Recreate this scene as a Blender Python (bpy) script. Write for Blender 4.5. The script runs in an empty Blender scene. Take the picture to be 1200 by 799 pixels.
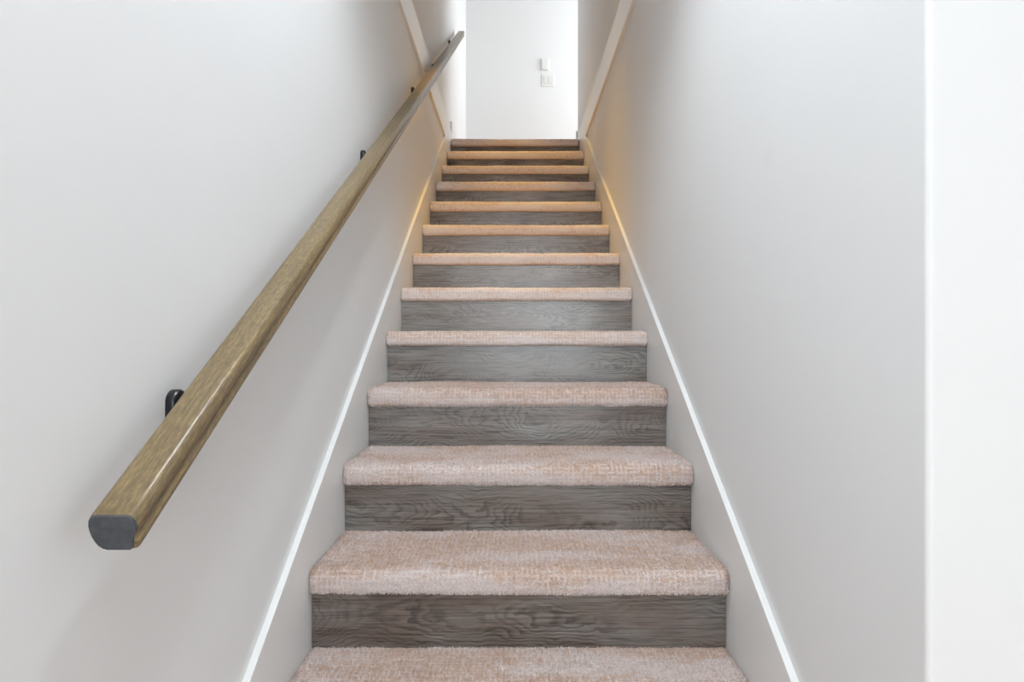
import bpy, bmesh, math, random
import numpy as np
from mathutils import Vector

# ------------------------------------------------------------------ constants (metres; camera stands at y = 0)
FPX = 661.0                      # focal length in pixels of the 1200 px wide frame
W = 0.92                         # clear width between the skirt boards
RISE, RUN = 0.1775, 0.253
Z0 = 2 * RISE                    # carpet level of the first tread in view
EYE = Z0 + 0.677
XS, XW = W / 2, W / 2 + 0.014    # skirt face, wall face
Y_FAR = 5.47                     # landing end wall
Y_COR = 4.275                    # corner where the landing opens to the right
Y_IN = 0.6606                    # corner where the stair wall begins
NOSE, THICK = 0.024, 0.052
Z_CEIL_LO = 2.18                 # ceiling of the lower room
SC = bpy.context.scene
C = SC.collection

# ------------------------------------------------------------------ camera
cam_d = bpy.data.cameras.new('camera'); cam = bpy.data.objects.new('camera', cam_d); C.objects.link(cam)
cam.location = (-0.0117, 0.0, EYE); cam.rotation_euler = (math.pi / 2, 0, 0)
cam_d.sensor_width = 36.0; cam_d.lens = 36.0 * FPX / 1200.0
cam_d.shift_x = -1.9 / 1200.0; cam_d.clip_start = 0.02
SC.camera = cam

# ------------------------------------------------------------------ world, daylight, exposure
wd = bpy.data.worlds.new('World'); SC.world = wd; wd.use_nodes = True
bg = wd.node_tree.nodes['Background']; bg.inputs[0].default_value = (0.80, 0.90, 1.0, 1); bg.inputs[1].default_value = 0.6
SC.view_settings.view_transform = 'Standard'; SC.view_settings.look = 'None'
SC.view_settings.gamma = 1.0; SC.view_settings.use_curve_mapping = False
SC.view_settings.exposure = 0.0

def area(name, loc, rot, sx, sy, power, col):
    l = bpy.data.lights.new(name, 'AREA'); l.shape = 'RECTANGLE'; l.size = sx; l.size_y = sy
    l.energy = power; l.color = col
    o = bpy.data.objects.new(name, l); C.objects.link(o); o.location = loc; o.rotation_euler = rot
    return o
# added panel lamp in the unseen lower ceiling, fill for the stair walls
area('lower_fill_panel', (0.0, -0.18, Z_CEIL_LO - 0.016), (0, 0, 0), 0.86, 0.86, 5.5, (0.90, 0.96, 1.0))
FILL_PEND = 300.0    # brightness of the bulb in the added pendant that fills the stairwell
# daylight in the wide window of the lower room, behind the camera
area('daylight_lower_room', (0.4, -2.96, 1.35), (math.radians(90), 0, 0), 1.6, 1.5, 46, (0.86, 0.95, 1.0))
# daylight in the hall window at the top, to the right of the landing
area('daylight_upper_hall', (1.86, 4.87, 3.70), (math.radians(90), 0, math.radians(90)), 1.0, 1.6, 28, (0.92, 0.97, 1.0))

# ------------------------------------------------------------------ helpers
def link(name, me, mat=None, parent=None):
    o = bpy.data.objects.new(name, me); C.objects.link(o)
    if mat is not None: me.materials.append(mat)
    if parent is not None: o.parent = parent
    return o

def mesh(name, verts, faces, uvs=None, smooth=False):
    me = bpy.data.meshes.new(name); me.from_pydata([tuple(v) for v in verts], [], [tuple(f) for f in faces]); me.update()
    if uvs is not None:
        lay = me.uv_layers.new(name='UVMap'); li = np.empty(len(me.loops), dtype=np.int32)
        me.loops.foreach_get('vertex_index', li)
        lay.data.foreach_set('uv', np.asarray(uvs, dtype=np.float32)[li].ravel())
    if smooth: me.polygons.foreach_set('use_smooth', [True] * len(me.polygons))
    return me

def bm_to(name, bm, mat, parent=None, smooth=False):
    me = bpy.data.meshes.new(name); bm.to_mesh(me); bm.free()
    if smooth: me.polygons.foreach_set('use_smooth', [True] * len(me.polygons))
    return link(name, me, mat, parent)

def add_box(bm, x0, x1, y0, y1, z0, z1, bevel=0.0, seg=2):
    g = bmesh.ops.create_cube(bm, size=1.0)
    for v in g['verts']:
        v.co = Vector((x0 + (v.co.x + .5) * (x1 - x0), y0 + (v.co.y + .5) * (y1 - y0), z0 + (v.co.z + .5) * (z1 - z0)))
    if bevel > 0:
        es = list({e for v in g['verts'] for e in v.link_edges})
        bmesh.ops.bevel(bm, geom=es, offset=bevel, segments=seg, affect='EDGES', profile=0.5)

def box(name, b, mat, parent=None, bevel=0.0, seg=2, kind=None):
    bm = bmesh.new(); add_box(bm, *b, bevel=bevel, seg=seg)
    o = bm_to(name, bm, mat, parent)
    if kind: o['kind'] = kind
    return o

def prism_z(name, pts, z0, z1, mat, kind=None, smooth=False):
    bm = bmesh.new()
    lo = [bm.verts.new((p[0], p[1], z0)) for p in pts]; hi = [bm.verts.new((p[0], p[1], z1)) for p in pts]
    n = len(pts)
    for i in range(n): bm.faces.new((lo[i], lo[(i + 1) % n], hi[(i + 1) % n], hi[i]))
    bm.faces.new(lo[::-1]); bm.faces.new(hi)
    bmesh.ops.recalc_face_normals(bm, faces=bm.faces[:])
    o = bm_to(name, bm, mat)
    if kind: o['kind'] = kind
    return o

def prism_x(name, pts, x0, x1, mat, parent=None, bevel=0.0):
    """polygon in (y, z) extruded along x"""
    bm = bmesh.new()
    lo = [bm.verts.new((x0, p[0], p[1])) for p in pts]; hi = [bm.verts.new((x1, p[0], p[1])) for p in pts]
    n = len(pts)
    for i in range(n): bm.faces.new((lo[i], lo[(i + 1) % n], hi[(i + 1) % n], hi[i]))
    bm.faces.new(lo[::-1]); bm.faces.new(hi)
    bmesh.ops.recalc_face_normals(bm, faces=bm.faces[:])
    if bevel: bmesh.ops.bevel(bm, geom=bm.edges[:], offset=bevel, segments=2, affect='EDGES', profile=0.5)
    return bm_to(name, bm, mat, parent)

def empty(name, loc=(0, 0, 0)):
    o = bpy.data.objects.new(name, None); C.objects.link(o); o.location = loc; o.empty_display_size = 0.1
    return o

def tag(o, label, cat, group=None):
    o['label'] = label; o['category'] = cat
    if group: o['group'] = group
    return o

# ------------------------------------------------------------------ materials
class NT:
    def __init__(s, name):
        s.m = bpy.data.materials.new(name); s.m.use_nodes = True; s.t = s.m.node_tree
        s.b = s.t.nodes['Principled BSDF']
    def n(s, kind, ins=None, **kw):
        nd = s.t.nodes.new(kind)
        for k, v in kw.items(): setattr(nd, k, v)
        for k, v in (ins or {}).items(): s.put(nd.inputs[k], v)
        return nd
    def put(s, sock, v):
        if isinstance(v, bpy.types.NodeSocket): s.t.links.new(v, sock)
        elif isinstance(v, bpy.types.Node): s.t.links.new(v.outputs[0], sock)
        else: sock.default_value = v
    def math(s, op, a, b=0.0, c=None):
        nd = s.n('ShaderNodeMath', operation=op); s.put(nd.inputs[0], a); s.put(nd.inputs[1], b)
        if c is not None: s.put(nd.inputs[2], c)
        return nd.outputs[0]
    def vec(s, x, y, z=0.0):
        nd = s.n('ShaderNodeCombineXYZ'); s.put(nd.inputs[0], x); s.put(nd.inputs[1], y); s.put(nd.inputs[2], z); return nd.outputs[0]
    def noise(s, vec, scale, detail=2.0, rough=0.5, dist=0.0):
        return s.n('ShaderNodeTexNoise', {'Vector': vec, 'Scale': scale, 'Detail': detail, 'Roughness': rough, 'Distortion': dist}).outputs[0]
    def ramp(s, fac, stops, interp='LINEAR'):
        nd = s.n('ShaderNodeValToRGB', {'Fac': fac}); r = nd.color_ramp; r.interpolation = interp
        while len(r.elements) < len(stops): r.elements.new(0.5)
        for e, (p, c) in zip(r.elements, stops): e.position = p; e.color = (c if len(c) == 4 else (*c, 1))
        return nd.outputs[0]
    def mix(s, f, a, b, blend='MIX'):
        nd = s.n('ShaderNodeMix', data_type='RGBA', blend_type=blend)
        s.put(nd.inputs[0], f); s.put(nd.inputs[6], a); s.put(nd.inputs[7], b); return nd.outputs[2]
    def smooth(s, v, a, b):
        nd = s.n('ShaderNodeMapRange', interpolation_type='SMOOTHSTEP'); s.put(nd.inputs[0], v)
        nd.inputs[1].default_value = a; nd.inputs[2].default_value = b; return nd.outputs[0]
    def bump(s, h, strength, dist):
        nd = s.n('ShaderNodeBump', {'Height': h, 'Strength': strength, 'Distance': dist}); s.t.links.new(nd.outputs[0], s.b.inputs['Normal'])
    def set(s, **kw):
        for k, v in kw.items(): s.put(s.b.inputs[k.replace('_', ' ')], v)
        return s.m

def paint(name, col, rough=0.75, marks=False):
    t = NT(name); geo = t.n('ShaderNodeNewGeometry').outputs['Position']
    c = (*col, 1); fine = t.noise(geo, 260, 2); big = t.noise(geo, 1.6, 3)
    k = t.math('MULTIPLY_ADD', big, 0.05, 0.975)
    cc = t.mix(1.0, c, t.n('ShaderNodeCombineColor', {0: k, 1: k, 2: k}).outputs[0], 'MULTIPLY')
    if marks:     # faint scuffs left by hands and furniture
        sp = t.n('ShaderNodeVectorMath', {0: geo, 1: (1, 1.2, 0.8)}, operation='MULTIPLY').outputs[0]
        sc = t.smooth(t.noise(sp, 4.2, 2.5, 0.6), 0.72, 0.84)
        sc = t.math('MULTIPLY', sc, 0.10)
        cc = t.mix(sc, cc, (col[0] * .6, col[1] * .6, col[2] * .6, 1))
    t.bump(fine, 0.05, 0.0006)
    return t.set(Base_Color=cc, Roughness=rough)

M_wall = paint('wall_paint', (0.868, 0.872, 0.872), 0.7, True)
M_trim = paint('trim_gloss_white', (0.90, 0.90, 0.89), 0.35)
M_ceil = paint('ceiling_white', (0.82, 0.82, 0.82), 0.9)

def carpet():
    t = NT('peach_cut_pile_carpet'); uv = t.n('ShaderNodeUVMap').outputs[0]
    sx = t.n('ShaderNodeSeparateXYZ', {0: uv}); u, v = sx.outputs[0], sx.outputs[1]
    wob = t.noise(uv, 9, 2); wob2 = t.math('MULTIPLY', wob, 0.02)
    uu = t.math('ADD', u, wob2); vv = t.math('ADD', v, wob2)
    # short woven dashes along both directions
    wa = t.math('MULTIPLY', t.noise(uv, 30, 2), 5.0)
    def dashes(along, across):
        stripe = t.math('SINE', t.math('ADD', t.math('MULTIPLY', across, 2 * math.pi / 0.0115), wa))
        brk = t.noise(t.vec(t.math('MULTIPLY', along, 42), t.math('MULTIPLY', across, 88)), 1.0, 1.0)
        return t.math('MULTIPLY', t.smooth(stripe, -0.25, 0.45), t.smooth(brk, 0.42, 0.54))
    hatch = t.math('MAXIMUM', dashes(uu, v), dashes(vv, u))
    zone = t.noise(t.vec(t.math('MULTIPLY', u, 2.6), t.math('MULTIPLY', v, 8)), 1.0, 2.0, 0.55)
    pale = t.smooth(zone, 0.42, 0.64)
    nose = t.n('ShaderNodeAttribute', attribute_name='nose_pile_light').outputs['Fac']      # pile opened at the nosing bend, plus light caught there, put into colour
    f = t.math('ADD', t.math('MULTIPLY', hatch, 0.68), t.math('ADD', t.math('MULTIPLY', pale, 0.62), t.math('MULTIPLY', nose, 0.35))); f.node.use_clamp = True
    tuft = t.noise(uv, 330, 3, 0.75); sp = t.smooth(tuft, 0.30, 0.70)
    base = t.mix(f, (0.680, 0.480, 0.370, 1), (0.840, 0.740, 0.712, 1))
    k = t.math('MULTIPLY_ADD', sp, 0.42, 0.80)
    col = t.mix(1.0, base, t.n('ShaderNodeCombineColor', {0: k, 1: k, 2: k}).outputs[0], 'MULTIPLY')
    h = t.math('ADD', tuft, t.math('MULTIPLY', t.noise(uv, 170, 2), 0.8))
    t.bump(h, 0.75, 0.004)
    return t.set(Base_Color=col, Roughness=1.0, Specular_IOR_Level=0.08, Sheen_Weight=0.25, Sheen_Roughness=0.6)
M_carpet = carpet()

def plank():
    """grey wood-look plank: plain-sawn oak, rings of a log cut at a shallow, wandering depth, with knots"""
    t = NT('grey_oak_plank'); uv = t.n('ShaderNodeUVMap').outputs[0]
    sx = t.n('ShaderNodeSeparateXYZ', {0: uv}); u, v = sx.outputs[0], sx.outputs[1]
    depth = t.math('MULTIPLY', t.noise(t.vec(t.math('MULTIPLY', u, 2.2), t.math('MULTIPLY', v, 1.2)), 1.0, 1.5), 0.16)
    cut = t.noise(t.vec(t.math('MULTIPLY', u, 1.1), 7.7), 1.0, 1.0)
    vc = t.math('ADD', t.math('SUBTRACT', v, 0.065), t.math('MULTIPLY', t.math('SUBTRACT', cut, 0.5), 0.22))
    warp = t.math('MULTIPLY', t.math('SUBTRACT', t.noise(t.vec(t.math('MULTIPLY', u, 9), t.math('MULTIPLY', v, 16)), 1.0, 2.5, 0.55), 0.5), 0.030)
    kn = t.n('ShaderNodeTexVoronoi', {'Vector': t.vec(t.math('MULTIPLY', u, 2.4), t.math('MULTIPLY', v, 6.5)), 'Scale': 1.0, 'Randomness': 1.0}).outputs['Distance']
    knot = t.math('EXPONENT', t.math('MULTIPLY', t.math('POWER', t.math('MULTIPLY', kn, 6.0), 2.0), -1.0))
    r = t.math('SQRT', t.math('ADD', t.math('POWER', depth, 2.0), t.math('POWER', vc, 2.0)))
    r = t.math('ADD', t.math('ADD', r, warp), t.math('MULTIPLY', knot, 0.035))
    ring = t.math('FRACT', t.math('MULTIPLY', r, 205))
    line = t.math('MULTIPLY', t.smooth(ring, 0.35, 0.90), t.math('SUBTRACT', 1.0, t.smooth(ring, 0.92, 1.0)))
    patch = t.smooth(t.noise(t.vec(t.math('MULTIPLY', u, 3.4), t.math('MULTIPLY', v, 13)), 1.0, 2), 0.36, 0.58)
    line = t.math('MULTIPLY', line, t.math('MULTIPLY_ADD', patch, 0.80, 0.20))
    fib = t.noise(t.vec(t.math('MULTIPLY', u, 14), t.math('MULTIPLY', v, 520)), 1.0, 3, 0.6)
    fib2 = t.noise(t.vec(t.math('MULTIPLY', u, 6), t.math('MULTIPLY', v, 170)), 1.0, 2.5, 0.65)
    tone = t.noise(t.vec(t.math('MULTIPLY', u, 3.0), t.math('MULTIPLY', v, 12)), 1.0, 2.5, 0.6)
    base = t.ramp(tone, [(0.32, (0.128, 0.090, 0.072)), (0.46, (0.178, 0.143, 0.122)), (0.56, (0.205, 0.180, 0.160)), (0.72, (0.270, 0.260, 0.240))])
    base = t.mix(t.math('MULTIPLY', line, 0.80), base, (0.050, 0.040, 0.034, 1))
    k = t.math('ADD', t.math('MULTIPLY', t.smooth(fib, 0.25, 0.75), 0.55), t.math('MULTIPLY_ADD', t.smooth(fib2, 0.25, 0.75), 0.65, 0.40))
    base = t.mix(1.0, base, t.n('ShaderNodeCombineColor', {0: k, 1: k, 2: k}).outputs[0], 'MULTIPLY')
    base = t.mix(t.math('MULTIPLY', t.smooth(knot, 0.45, 0.98), 0.9), base, (0.026, 0.018, 0.014, 1))
    t.bump(t.math('ADD', fib, t.math('MULTIPLY', line, -0.7)), 0.12, 0.001)
    return t.set(Base_Color=base, Roughness=t.math('MULTIPLY_ADD', fib2, 0.16, 0.20), Specular_IOR_Level=0.9)
M_plank = plank()

def railwood():
    t = NT('stained_hardwood_rail'); uv = t.n('ShaderNodeUVMap').outputs[0]
    sx = t.n('ShaderNodeSeparateXYZ', {0: uv}); u, v = sx.outputs[0], sx.outputs[1]
    g = t.noise(t.vec(t.math('MULTIPLY', u, 5), t.math('MULTIPLY', v, 150)), 1.0, 4, 0.6)
    fl = t.noise(t.vec(t.math('MULTIPLY', u, 60), t.math('MULTIPLY', v, 210)), 1.0, 4, 0.7)
    m = t.math('ADD', t.math('MULTIPLY', g, 0.4), t.math('MULTIPLY', fl, 0.6))
    col = t.ramp(m, [(0.34, (0.112, 0.078, 0.042)), (0.5, (0.200, 0.142, 0.070)), (0.64, (0.335, 0.240, 0.104))])
    t.bump(fl, 0.06, 0.0006)
    return t.set(Base_Color=col, Roughness=0.36, Specular_IOR_Level=0.5, Coat_Weight=0.12, Coat_Roughness=0.22)
M_rail = railwood()
def endgrain():
    t = NT('rail_end_blue_grey'); ob = t.n('ShaderNodeTexCoord').outputs['Object']
    nz = t.noise(ob, 120, 3)
    col = t.ramp(nz, [(0.3, (0.042, 0.046, 0.054)), (0.7, (0.075, 0.080, 0.092))])  # dark blue-grey mottling over the cut end of the rail
    return t.set(Base_Color=col, Roughness=0.4)
M_end = endgrain()
def plain(name, col, rough, metal=0.0, spec=0.5):
    t = NT(name); g = t.n('ShaderNodeNewGeometry').outputs['Position']; nz = t.noise(g, 400, 2)
    t.bump(nz, 0.03, 0.0003)
    return t.set(Base_Color=(*col, 1), Roughness=rough, Metallic=metal, Specular_IOR_Level=spec)
M_black = plain('black_powder_coat', (0.008, 0.008, 0.010), 0.32)
M_switch = plain('white_switch_plastic', (0.86, 0.86, 0.84), 0.3)
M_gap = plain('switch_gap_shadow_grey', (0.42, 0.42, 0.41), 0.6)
M_frame = plain('window_frame_white', (0.85, 0.85, 0.85), 0.4)

# ------------------------------------------------------------------ step positions measured in the place
WID = [485, 407, 350, 305, 270, 242, 218, 201, 187, 172, 160, 149]        # apparent width of risers 1..12
D = []
for i in range(12):
    uni = RUN * (4.93 + i)
    D.append(0.35 * uni + 0.65 * FPX * W / WID[i])
D = [D[0] - 2 * RUN, D[0] - RUN] + D             # two more steps below the frame
NR = len(D)                                      # 14 risers
ZT = [0.0]                                       # level in front of riser k (floor, tread, tread ...)
YB = [758, 622, 523, 448, 388.5, 337.5, 297, 263.5, 236.5, 213.5, 194.5, 177.5, 163]
for k in range(1, NR + 1):
    z = k * RISE
    j = k - 2
    if j >= 0:
        dd = D[k] if j <= 3 else D[k - 1] - NOSE + 0.014
        zm = EYE - (YB[j] - 399.5) * dd / FPX + (0.0 if j <= 3 else 0.003)
        z = 0.3 * z + 0.7 * zm
    ZT.append(z)
Z_LAND = ZT[NR]
Z_CEIL = Z_LAND + 2.42

# ------------------------------------------------------------------ the setting
def arc(cx, cy, r, a0, a1, n=5):
    return [(cx + r * math.cos(math.radians(a0 + (a1 - a0) * i / n)), cy + r * math.sin(math.radians(a0 + (a1 - a0) * i / n))) for i in range(n + 1)]
box('wall_left', (-XW - 0.12, -XW, -3.1, Y_FAR + 0.12, 0, Z_CEIL), M_wall, kind='structure')
rb = 0.007
pts = arc(XW + rb, Y_IN + rb, rb, 180, 270) + [(3.1, Y_IN), (3.1, Y_IN + 0.12), (XW + 0.12, Y_IN + 0.12), (XW + 0.12, Y_COR - 0.12), (3.1, Y_COR - 0.12), (3.1, Y_COR)] + arc(XW + rb, Y_COR - rb, rb, 90, 180)
prism_z('wall_right', pts, 0, Z_CEIL, M_wall, 'structure')
box('wall_far', (-XW, 3.1, Y_FAR, Y_FAR + 0.12, Z_LAND - 0.3, Z_CEIL), M_wall, kind='structure')
box('floor', (-XW, 3.1, -3.1, D[0] + 0.02, -0.1, 0), M_carpet, kind='structure')
box('ceiling', (-XW, 3.1, -3.1, 0.30, Z_CEIL_LO, Z_CEIL_LO + 0.28), M_ceil, kind='structure')
box('wall_header', (-XW, XW + 0.1, 0.18, 0.30, Z_CEIL_LO + 0.28, Z_CEIL), M_wall, kind='structure')
box('ceiling_upper', (-XW - 0.12, 3.1, 0.18, Y_FAR + 0.12, Z_CEIL, Z_CEIL + 0.1), M_ceil, kind='structure')

def wall_with_window(name, axis, pos, t, a0, a1, z0, z1, wa0, wa1, wz0, wz1, n):
    bm = bmesh.new()
    def b(p0, p1, q0, q1):
        if axis == 'y': add_box(bm, p0, p1, pos, pos + t, q0, q1)
        else: add_box(bm, pos, pos + t, p0, p1, q0, q1)
    b(a0, wa0, z0, z1); b(wa1, a1, z0, z1); b(wa0, wa1, wz1, z1)
    if wz0 > z0 + 0.01: b(wa0, wa1, z0, wz0)
    o = bm_to(name, bm, M_wall); o['kind'] = 'structure'
    f = bmesh.new(); fr = 0.05
    def fb(p0, p1, q0, q1):
        if axis == 'y': add_box(f, p0, p1, pos + .02, pos + t - .02, q0, q1)
        else: add_box(f, pos + .02, pos + t - .02, p0, p1, q0, q1)
    fb(wa0, wa0 + fr, wz0, wz1); fb(wa1 - fr, wa1, wz0, wz1); fb(wa0 + fr, wa1 - fr, wz0, wz0 + fr); fb(wa0 + fr, wa1 - fr, wz1 - fr, wz1)
    o = bm_to('window_%d' % n, f, M_frame); o['kind'] = 'structure'
wall_with_window('wall_back', 'y', -3.1, 0.12, -XW, 3.1, 0, Z_CEIL_LO, -0.42, 1.22, 0.58, 2.12, 1)
wall_with_window('wall_hall_end', 'x', 1.9, 0.12, Y_COR, Y_FAR, Z_LAND, Z_CEIL, 4.35, 5.40, Z_LAND + 0.4, Z_LAND + 2.1, 2)
box('wall_room_right', (3.1, 3.22, -3.1, Y_IN + 0.12, 0, Z_CEIL_LO), M_wall, kind='structure')

# skirt boards along the stair on either wall
SK = 0.700                                        # slope of the board's top
def sk_z(y): return EYE - 0.578 + SK * (y - 0.960)
Z_TR0, Z_TR1 = EYE + 1.356, EYE + 1.512           # level trim board at landing height
y_hi = 0.960 + (Z_TR0 - EYE + 0.578) / SK
def skirt(n, xa, xb, ystart):
    pts = [(ystart, 0.0), (ystart, sk_z(ystart)), (y_hi, Z_TR0), (Y_COR - 0.05, Z_TR0), (Y_COR - 0.05, Z_TR0 - 0.35), (1.6, 0.0)]
    o = prism_x('trim_%d' % n, pts, xa, xb, M_trim, bevel=0.0015); o['kind'] = 'structure'; return o
skirt(1, -XW, -XS, 0.55)
skirt(2, XS, XW, Y_IN + 0.01)
TF = 0.012
box('trim_3', (-XW, -XW + TF, 0.30, Y_COR - 0.16, Z_TR0, Z_TR1), M_trim, bevel=0.0015, kind='structure')
box('trim_4', (XW - TF, XW, 0.30, Y_COR + 0.012, Z_TR0, Z_TR1), M_trim, bevel=0.0015, kind='structure')
box('baseboard_left', (-XW, -XW + 0.0135, Y_COR - 0.16, Y_FAR, Z_TR0 + 0.03, Z_LAND + 0.15), M_trim, bevel=0.003, kind='structure')
box('baseboard_right', (XW - 0.0125, XW + 0.6, Y_COR, Y_COR + 0.016, Z_LAND - 0.02, Z_LAND + 0.14), M_trim, bevel=0.003, kind='structure')
box('baseboard_far', (-XW + 0.0135, 1.9, Y_FAR - 0.016, Y_FAR, Z_LAND, Z_LAND + 0.14), M_trim, bevel=0.003, kind='structure')

# ------------------------------------------------------------------ staircase
stair = tag(empty('staircase', (0, D[0], 0)), 'straight flight of peach carpeted treads with grey wood plank risers', 'staircase')
def child(o):
    o.parent = stair; o.matrix_parent_inverse = stair.matrix_basis.inverted(); return o
stair.location = (0, D[0], 0)
from mathutils import Matrix
PINV = Matrix.Translation((0, -D[0], 0))

def vnoise(shape, cell, rng):
    """smooth value noise on a grid"""
    h, w = shape; gh, gw = int(h / cell) + 3, int(w / cell) + 3
    g = rng.random((gh, gw)); yy = np.arange(h) / cell; xx = np.arange(w) / cell
    yi = yy.astype(int); xi = xx.astype(int); fy = yy - yi; fx = xx - xi
    fy = (fy * fy * (3 - 2 * fy))[:, None]; fx = (fx * fx * (3 - 2 * fx))[None, :]
    a = g[np.ix_(yi, xi)]; b = g[np.ix_(yi, xi + 1)]; c = g[np.ix_(yi + 1, xi)]; d = g[np.ix_(yi + 1, xi + 1)]
    return (a * (1 - fx) + b * fx) * (1 - fy) + (c * (1 - fx) + d * fx) * fy

def tread_profile(yb, yf, z, step, yr):
    """carpet path in (y, z): back of the tread, forward over the rounded nose, under it to the riser"""
    r1, r2 = 0.021, 0.015
    P = [(yb, z), (yf + r1, z)]
    P += [(yf + r1 - r1 * math.sin(a), z - r1 + r1 * math.cos(a)) for a in np.linspace(0, math.pi / 2, 12)[1:]]
    P += [(yf + r2 - r2 * math.cos(a), z - THICK + r2 - r2 * math.sin(a)) for a in np.linspace(0, math.pi / 2, 8)]
    P += [(yr + 0.012, z - THICK)]
    P = np.array(P); seg = np.hypot(*np.diff(P, axis=0).T); s = np.r_[0, np.cumsum(seg)]
    n = max(8, int(s[-1] / step)); q = np.linspace(0, s[-1], n + 1)
    return np.c_[np.interp(q, s, P[:, 0]), np.interp(q, s, P[:, 1])], q

def make_tread(k, yb, near):
    """carpet tread above riser k"""
    z = ZT[k + 1]; yr = D[k]; yf = yr - NOSE
    step = [0.0035, 0.005, 0.008][near]; amp = [0.0022, 0.0020, 0.0015][near]
    P, q = tread_profile(yb, yf, z, step, yr)
    T = np.gradient(P, axis=0); T /= np.linalg.norm(T, axis=1)[:, None]
    N = np.c_[T[:, 1], -T[:, 0]]                  # outward of the path
    if N[0, 1] < 0: N = -N
    X = XS - 0.0005; r = 0.012
    xs = np.unique(np.r_[np.linspace(-X, X, int(2 * X / step)), X - r + r * np.sin(np.linspace(0, 1.5, 6)), -X + r - r * np.sin(np.linspace(0, 1.5, 6)), -X, X])
    e = np.clip(np.abs(xs) - (X - r), 0, r); inset = r - np.sqrt(np.maximum(r * r - e * e, 0)); inset *= 0.8
    rng = np.random.default_rng(100 + k)
    h = (vnoise((len(q), len(xs)), 1.3, rng) - .5) * amp + (vnoise((len(q), len(xs)), 12, rng) - .5) * 0.002 + (vnoise((len(q), len(xs)), 60, rng) - .5) * 0.0035 
    h = h - inset[None, :]
    back = np.clip((P[:, 0] - (yb - 0.02)) / 0.02, 0, 1) * (P[:, 1] > z - 0.004)
    h = h - back[:, None] * 0.002
    jit = (rng.random((2, len(q), len(xs))) - .5) * step * 0.5
    Y = P[:, 0][:, None] + N[:, 0][:, None] * h; Z = P[:, 1][:, None] + N[:, 1][:, None] * h
    Xg = np.broadcast_to(xs[None, :], Y.shape) + jit[0] * (np.abs(xs) < X - .002)[None, :]
    n, m = Y.shape
    V = np.stack([Xg, Y, Z], -1).reshape(-1, 3)
    UV = np.stack([np.broadcast_to(xs[None, :], Y.shape) + 1.37 * k, np.broadcast_to(q[:, None], Y.shape) + 0.61 * k], -1).reshape(-1, 2)
    ii = (np.arange(n - 1)[:, None] * m + np.arange(m - 1)[None, :]).ravel()
    F = np.stack([ii, ii + 1, ii + m + 1, ii + m], -1)
    faces = F.tolist()
    faces.append([i * m for i in range(n)]); faces.append([i * m + m - 1 for i in range(n)][::-1])
    me = mesh('tread', V, faces, UV, smooth=True)
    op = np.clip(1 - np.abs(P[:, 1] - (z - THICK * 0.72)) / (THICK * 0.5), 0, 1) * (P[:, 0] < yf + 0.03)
    at = me.attributes.new('nose_pile_light', 'FLOAT', 'POINT'); at.data.foreach_set('value', np.repeat(op, m).astype(np.float32))
    o = link('tread', me, M_carpet, stair); o.matrix_parent_inverse = PINV
    if near == 0 and k > 0:                      # cut yarn ends standing out of the carpet
        cnt = 42000
        qi = rng.integers(1, n - 1, cnt); xi = rng.integers(1, m - 1, cnt); idx = qi * m + xi
        root = V[idx] + np.c_[(rng.random((cnt, 1)) - .5) * step, np.zeros((cnt, 2))]
        nor = np.c_[np.zeros(cnt), N[qi]]
        lean = rng.normal(0, 0.32, (cnt, 3)); d = nor + lean; d /= np.linalg.norm(d, axis=1)[:, None]
        a = np.cross(d, rng.normal(0, 1, (cnt, 3))); a /= np.linalg.norm(a, axis=1)[:, None]
        L = rng.uniform(0.0022, 0.0045, cnt)[:, None]; wd_ = rng.uniform(0.0007, 0.0013, cnt)[:, None]
        vv = np.stack([root - a * wd_, root + a * wd_, root + d * L + a * wd_ * .5, root + d * L - a * wd_ * .5], 1).reshape(-1, 3)
        vv[:, 0] = np.clip(vv[:, 0], -XS + .0003, XS - .0003)
        ff = np.arange(cnt * 4).reshape(-1, 4)
        u2 = np.repeat(UV[idx] + rng.normal(0, 0.001, (cnt, 2)), 4, axis=0)
        pm = mesh('pile', vv, ff.tolist(), u2)
        at = pm.attributes.new('nose_pile_light', 'FLOAT', 'POINT'); at.data.foreach_set('value', np.repeat(op[qi], 4).astype(np.float32))
        po = link('pile', pm, M_carpet, o); po['kind'] = 'stuff'
    return o

def make_riser(k):
    z0 = ZT[k] - 0.004; z1 = ZT[k + 1] - THICK + 0.008; y = D[k]; hw = XS - 0.0008
    bm = bmesh.new(); add_box(bm, -hw, hw, y, y + 0.014, z0, z1, bevel=0.0008, seg=1)
    me = bpy.data.meshes.new('riser'); bm.to_mesh(me); bm.free()
    lay = me.uv_layers.new(name='UVMap')
    for lp in me.loops:
        c = me.vertices[lp.vertex_index].co
        lay.data[lp.index].uv = (c.x + 2.53 * k + 0.4, c.z - z0 + 0.83 * k * 0)
    o = link('riser', me, M_plank, stair); o.matrix_parent_inverse = PINV
    return o

for k in range(NR):
    make_riser(k)
    near = 0 if k <= 4 else (1 if k <= 7 else 2)
    if k < NR - 1: make_tread(k, D[k + 1] + 0.004, near)
land = make_tread(NR - 1, Y_COR - 0.16, 2); land.name = 'landing_nosing'
# the carpeted upper floor behind the landing nosing
box('floor_upper', (-XW, 1.9, Y_COR - 0.16, Y_FAR, Z_LAND - 0.25, Z_LAND), M_carpet, kind='structure')

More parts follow.
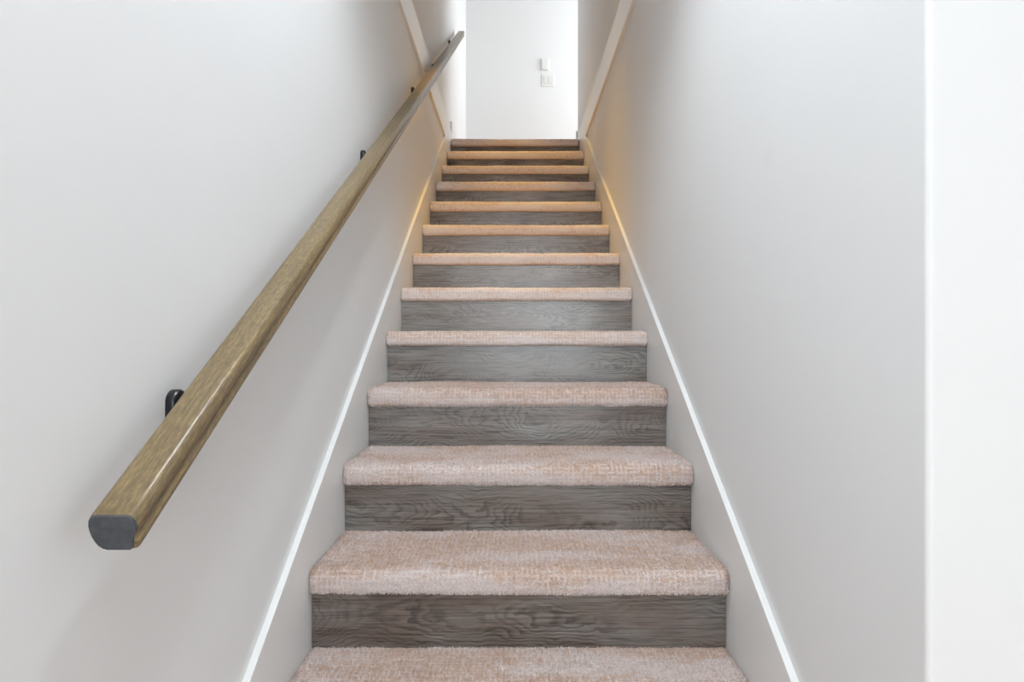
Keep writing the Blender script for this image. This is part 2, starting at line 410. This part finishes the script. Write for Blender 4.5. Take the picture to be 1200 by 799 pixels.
# ------------------------------------------------------------------ handrail
TOP0 = Vector((-0.4075 - 0.0117, 0.570, EYE - 0.1763)); TOP1 = Vector((-0.4075 - 0.0117, 4.395, EYE + 2.417))
ax = (TOP1 - TOP0).normalized(); up = Vector((0, -ax.z, ax.y)); LEN = (TOP1 - TOP0).length
hand = tag(empty('handrail', (-XW, TOP0.y, 0)), 'long stained wooden handrail on black brackets along the left wall', 'handrail')
HINV = Matrix.Translation((XW, -TOP0.y, 0))
# section: x across, h below the flat top
RT = 0.0385                                      # depth of the rail's section
right = [(0.0, 0.0), (0.0170, 0.0), (0.0200, 0.0008), (0.0228, 0.0036), (0.0246, 0.0082), (0.0250, 0.0125), (0.0240, 0.0172), (0.0214, 0.0212),
         (0.0196, 0.0234), (0.0198, 0.0256), (0.0216, 0.0280), (0.0230, 0.0312), (0.0224, 0.0350), (0.0196, 0.0378), (0.0160, RT)]
left = [(-0.0110, RT), (-0.0155, 0.0372), (-0.0195, 0.0338), (-0.0222, 0.0290), (-0.0241, 0.0232), (-0.0250, 0.0165), (-0.0249, 0.0105),
        (-0.0234, 0.0046), (-0.0205, 0.0010), (-0.0170, 0.0)]
prof = right + left
capprof = right[:9] + [(0.0180, 0.0300), (0.0165, 0.0362), (0.0135, RT)] + left
CUT = -0.296                                     # the near end is cut between plumb and square
def rail_mesh():
    n = len(prof); segs = 60; V = []; UV = []; F = []
    s = [0.0]
    for i in range(1, n + 1): s.append(s[-1] + math.hypot(prof[i % n][0] - prof[i - 1][0], prof[i % n][1] - prof[i - 1][1]))
    e = 0.0015
    rings = [(0.0, 0.95), (e, 1.0), (0.03, 1.0)] + [(LEN * i / segs, 1.0) for i in range(1, segs)] + [(LEN - 0.006, 1.0), (LEN, 0.8)]
    for t, sc in rings:
        for j in range(n + 1):
            x, h = prof[j % n]; p = TOP0 + ax * (t + CUT * h * max(0.0, 1 - t / 0.2)) + Vector((1, 0, 0)) * (x * sc) - up * (0.019 + (h - 0.019) * sc)
            V.append(p); UV.append((t, s[j]))
    m = n + 1
    for i in range(len(rings) - 1):
        for j in range(n): F.append((i * m + j, i * m + j + 1, (i + 1) * m + j + 1, (i + 1) * m + j))
    F.append([(len(rings) - 1) * m + j for j in range(n)][::-1])
    F.append(list(range(n)))
    me = mesh('rail', V, F, UV, smooth=True)
    def cp(d, sc): return [TOP0 + ax * (CUT * h + d) + Vector((x * sc, 0, 0)) - up * (0.019 + (h - 0.019) * sc) for x, h in capprof]
    m = len(capprof)
    cap = mesh('end_cap', cp(-0.0016, 0.965) + cp(0.0008, 0.985), [list(range(m))] + [(j, (j + 1) % m, m + (j + 1) % m, m + j) for j in range(m)])
    return me, cap
rm, cm = rail_mesh()
for me in (rm, cm):
    bm = bmesh.new(); bm.from_mesh(me); bmesh.ops.recalc_face_normals(bm, faces=bm.faces[:]); bm.to_mesh(me); bm.free()
o = link('rail', rm, M_rail, hand); o.matrix_parent_inverse = HINV
o = link('end_cap', cm, M_end, hand); o.matrix_parent_inverse = HINV; o['label'] = 'dark blue grey cut end of the rail'

def tube(path, rad, n=12):
    V, F = [], []
    path = [Vector(p) for p in path]
    for i, p in enumerate(path):
        t = (path[min(i + 1, len(path) - 1)] - path[max(i - 1, 0)]).normalized()
        a = t.cross(Vector((0, 1, 0))).normalized(); b = t.cross(a)
        r = rad[i] if isinstance(rad, (list, tuple)) else rad
        for j in range(n):
            an = 2 * math.pi * j / n; V.append(p + a * math.cos(an) * r + b * math.sin(an) * r)
    for i in range(len(path) - 1):
        for j in range(n): F.append((i * n + j, i * n + (j + 1) % n, (i + 1) * n + (j + 1) % n, (i + 1) * n + j))
    F.append(list(range(n))[::-1]); F.append([(len(path) - 1) * n + j for j in range(n)])
    return V, F

def plate_mesh():
    """upright wall plate with round ends and a softened face, towards +x"""
    V, F = [], []; n = 32
    for d, s in ((0, 1.0), (0.009, 1.0), (0.0118, 0.93), (0.0130, 0.80), (0.0130, 0.0)):
        for j in range(n):
            a = 2 * math.pi * j / n; c, q = math.cos(a), math.sin(a)
            V.append((d, 0.017 * s * c, (0.019 if q > 0 else -0.019) * (1 if abs(q) > 1e-6 else 0) * s + 0.017 * s * q))
    for i in range(4):
        for j in range(n): F.append((i * n + j, i * n + (j + 1) % n, (i + 1) * n + (j + 1) % n, (i + 1) * n + j))
    F.append(list(range(n))[::-1])
    return mesh('wall_plate', V, F, smooth=True)
PM = plate_mesh()
RX = TOP0.x
def arm_mesh(reach):
    """out of the wall, then curving up to the underside of the rail (origin: plate centre)"""
    path = [(0.004, 0, 0), (reach * .45, 0, -0.006)] + [(reach * .45 + reach * .55 * math.sin(a), 0, -0.006 + 0.014 * (1 - math.cos(a))) for a in np.linspace(0.2, math.pi / 2, 8)]
    V, F = tube(path, [0.009, 0.0075] + [0.007] * 8); return mesh('arm', V, F, smooth=True), path[-1]
BR = [0.765, 1.717, 2.56, 3.118, 4.02]
ARM, tip = arm_mesh(RX + XW)
slope = ax.z / ax.y
SADV, SADF = [], []
bm = bmesh.new(); add_box(bm, -0.010, 0.010, -0.030, 0.030, -0.003, 0.003, bevel=0.002)
for v in bm.verts:
    v.co = Vector((v.co.x, v.co.y * ax.y, v.co.z + v.co.y * ax.z))
SAD = bpy.data.meshes.new('saddle'); bm.to_mesh(SAD); bm.free()
for me in (PM, ARM, SAD): me.materials.append(M_black)
for y in BR:
    zu = TOP0.z + slope * (y - TOP0.y) - RT / ax.y          # underside of the rail above the bracket
    zc = zu - tip[2] - 0.003
    wx = -XW + (TF if Z_TR0 < zc < Z_TR1 else 0.0)
    b = link('bracket', PM, None, hand); b.matrix_parent_inverse = HINV; b.location = (wx, y, zc)
    a = bpy.data.objects.new('arm', ARM); C.objects.link(a); a.parent = b
    s = bpy.data.objects.new('saddle', SAD); C.objects.link(s); s.parent = b; s.location = (RX - wx, 0, zu - zc - 0.002)
    if wx > -XW: a.scale = ((RX - wx) / (RX + XW), 1, 1)

# ------------------------------------------------------------------ wall controls on the landing's end wall
sw = tag(empty('light_switch', (0.321, Y_FAR, 3.5575)), 'white double rocker light switch, lower of two wall plates above the stairs', 'light switch')
def sub(name, b, mat, parent, bevel):
    bm = bmesh.new(); add_box(bm, *b, bevel=bevel); return bm_to(name, bm, mat, parent)
sub('plate', (-.058, .058, -.007, 0, -.060, .060), M_switch, sw, 0.002)
for sx in (-1, 1):
    fr = sub('rocker', (sx * .023 - .0165, sx * .023 + .0165, -.0100, -.006, -.033, .033), M_switch, sw, 0.0012)
    fr.rotation_euler = (math.radians(4), 0, 0)
    sub('rocker_gap_shadow', (sx * .023 - .0180, sx * .023 + .0180, -.0076, -.006, -.0350, .0350), M_gap, sw, 0.0004)  # grey rim standing in for the shade in the gap round the rocker
th = tag(empty('thermostat', (0.291, Y_FAR, 3.711)), 'small blank white control box, upper of two wall plates above the stairs', 'wall control')
sub('back_plate', (-.036, .036, -.006, 0, -.058, .058), M_switch, th, 0.0015)
sub('cover', (-.032, .032, -.022, -.005, -.053, .053), M_switch, th, 0.004)

# ------------------------------------------------------------------ warm recessed lamp in the upper ceiling
def downlight(loc, aim, power, col, ang, label):
    r = tag(empty('ceiling_downlight', loc), label, 'ceiling light')
    V, F = [], []; n = 32
    for rr, z in ((0.062, 0.0), (0.062, -0.004), (0.050, -0.006), (0.044, 0.0)):
        for j in range(n): a = 2 * math.pi * j / n; V.append((rr * math.cos(a), rr * math.sin(a), z))
    for i in range(3):
        for j in range(n): F.append((i * n + j, i * n + (j + 1) % n, (i + 1) * n + (j + 1) % n, (i + 1) * n + j))
    link('trim_ring', mesh('trim_ring', V, F, smooth=True), M_switch, r)
    l = bpy.data.lights.new('lamp', 'SPOT'); l.energy = power; l.color = col; l.spot_size = math.radians(ang); l.spot_blend = 0.8; l.shadow_soft_size = 0.04
    o = bpy.data.objects.new('lamp', l); C.objects.link(o); o.parent = r; o.location = (0, 0, -0.012)
    d = Vector(aim) - Vector(loc); o.rotation_euler = d.to_track_quat('-Z', 'Y').to_euler()
downlight((0.0, 3.25, Z_CEIL - 0.001), (0.0, 3.62, 2.2), 235, (1.0, 0.57, 0.02), 25, 'round recessed ceiling lamp over the topmost steps')
downlight((0.0, 2.45, Z_CEIL - 0.001), (0.0, 2.72, 1.6), 340, (1.0, 0.57, 0.02), 25, 'unseen warm ceiling spot added over the middle steps')  # second spot, added to warm the middle treads

# frame round the added fill panel in the lower ceiling
pl = tag(empty('fill_panel_frame', (0.0, -0.18, Z_CEIL_LO)), 'unseen square panel lamp added as fill before the stairs', 'ceiling light')
bm = bmesh.new()
for b in ((-.46, .46, -.46, -.43), (-.46, .46, .43, .46), (-.46, -.43, -.43, .43), (.43, .46, -.43, .43)): add_box(bm, *b, -0.022, 0.0)
bm_to('frame', bm, M_frame, pl)

# unseen dome pendant, added as neutral fill for the stair walls
PZ = 2.75
fill_pend = tag(empty('fill_pendant', (0.0, 0.80, PZ)), 'unseen white dome pendant added to brighten the stair walls', 'fill light')
bm = bmesh.new(); bmesh.ops.create_uvsphere(bm, u_segments=32, v_segments=16, radius=0.065)
tg = NT('fill_bulb_glow'); tg.set(Base_Color=(0.9, 0.9, 0.9, 1), Emission_Color=(0.87, 0.945, 1.0, 1), Emission_Strength=FILL_PEND)
bm_to('bulb', bm, tg.m, fill_pend, smooth=True)
V, F = [], []; n = 40
for rr, z in ((0.03, 0.13), (0.07, 0.115), (0.13, 0.04), (0.175, -0.06), (0.195, -0.16), (0.191, -0.16), (0.171, -0.06), (0.126, 0.036), (0.067, 0.110), (0.03, 0.125)):
    for j in range(n): a = 2 * math.pi * j / n; V.append((rr * math.cos(a), rr * math.sin(a), z))
for i in range(9):
    for j in range(n): F.append((i * n + j, i * n + (j + 1) % n, (i + 1) * n + (j + 1) % n, (i + 1) * n + j))
link('shade', mesh('shade', V, F, smooth=True), M_frame, fill_pend)  # dome shaped to keep the added fill off the upper steps
V, F = tube([(0, 0, 0.065), (0, 0.0001, 0.6), (0, 0.0002, Z_CEIL - PZ)], 0.004); link('cord', mesh('cord', V, F, smooth=True), M_black, fill_pend)
V, F = tube([(0, 0, Z_CEIL - PZ - 0.03), (0, 0.0001, Z_CEIL - PZ)], 0.05, 24); link('canopy', mesh('canopy', V, F), M_switch, fill_pend)
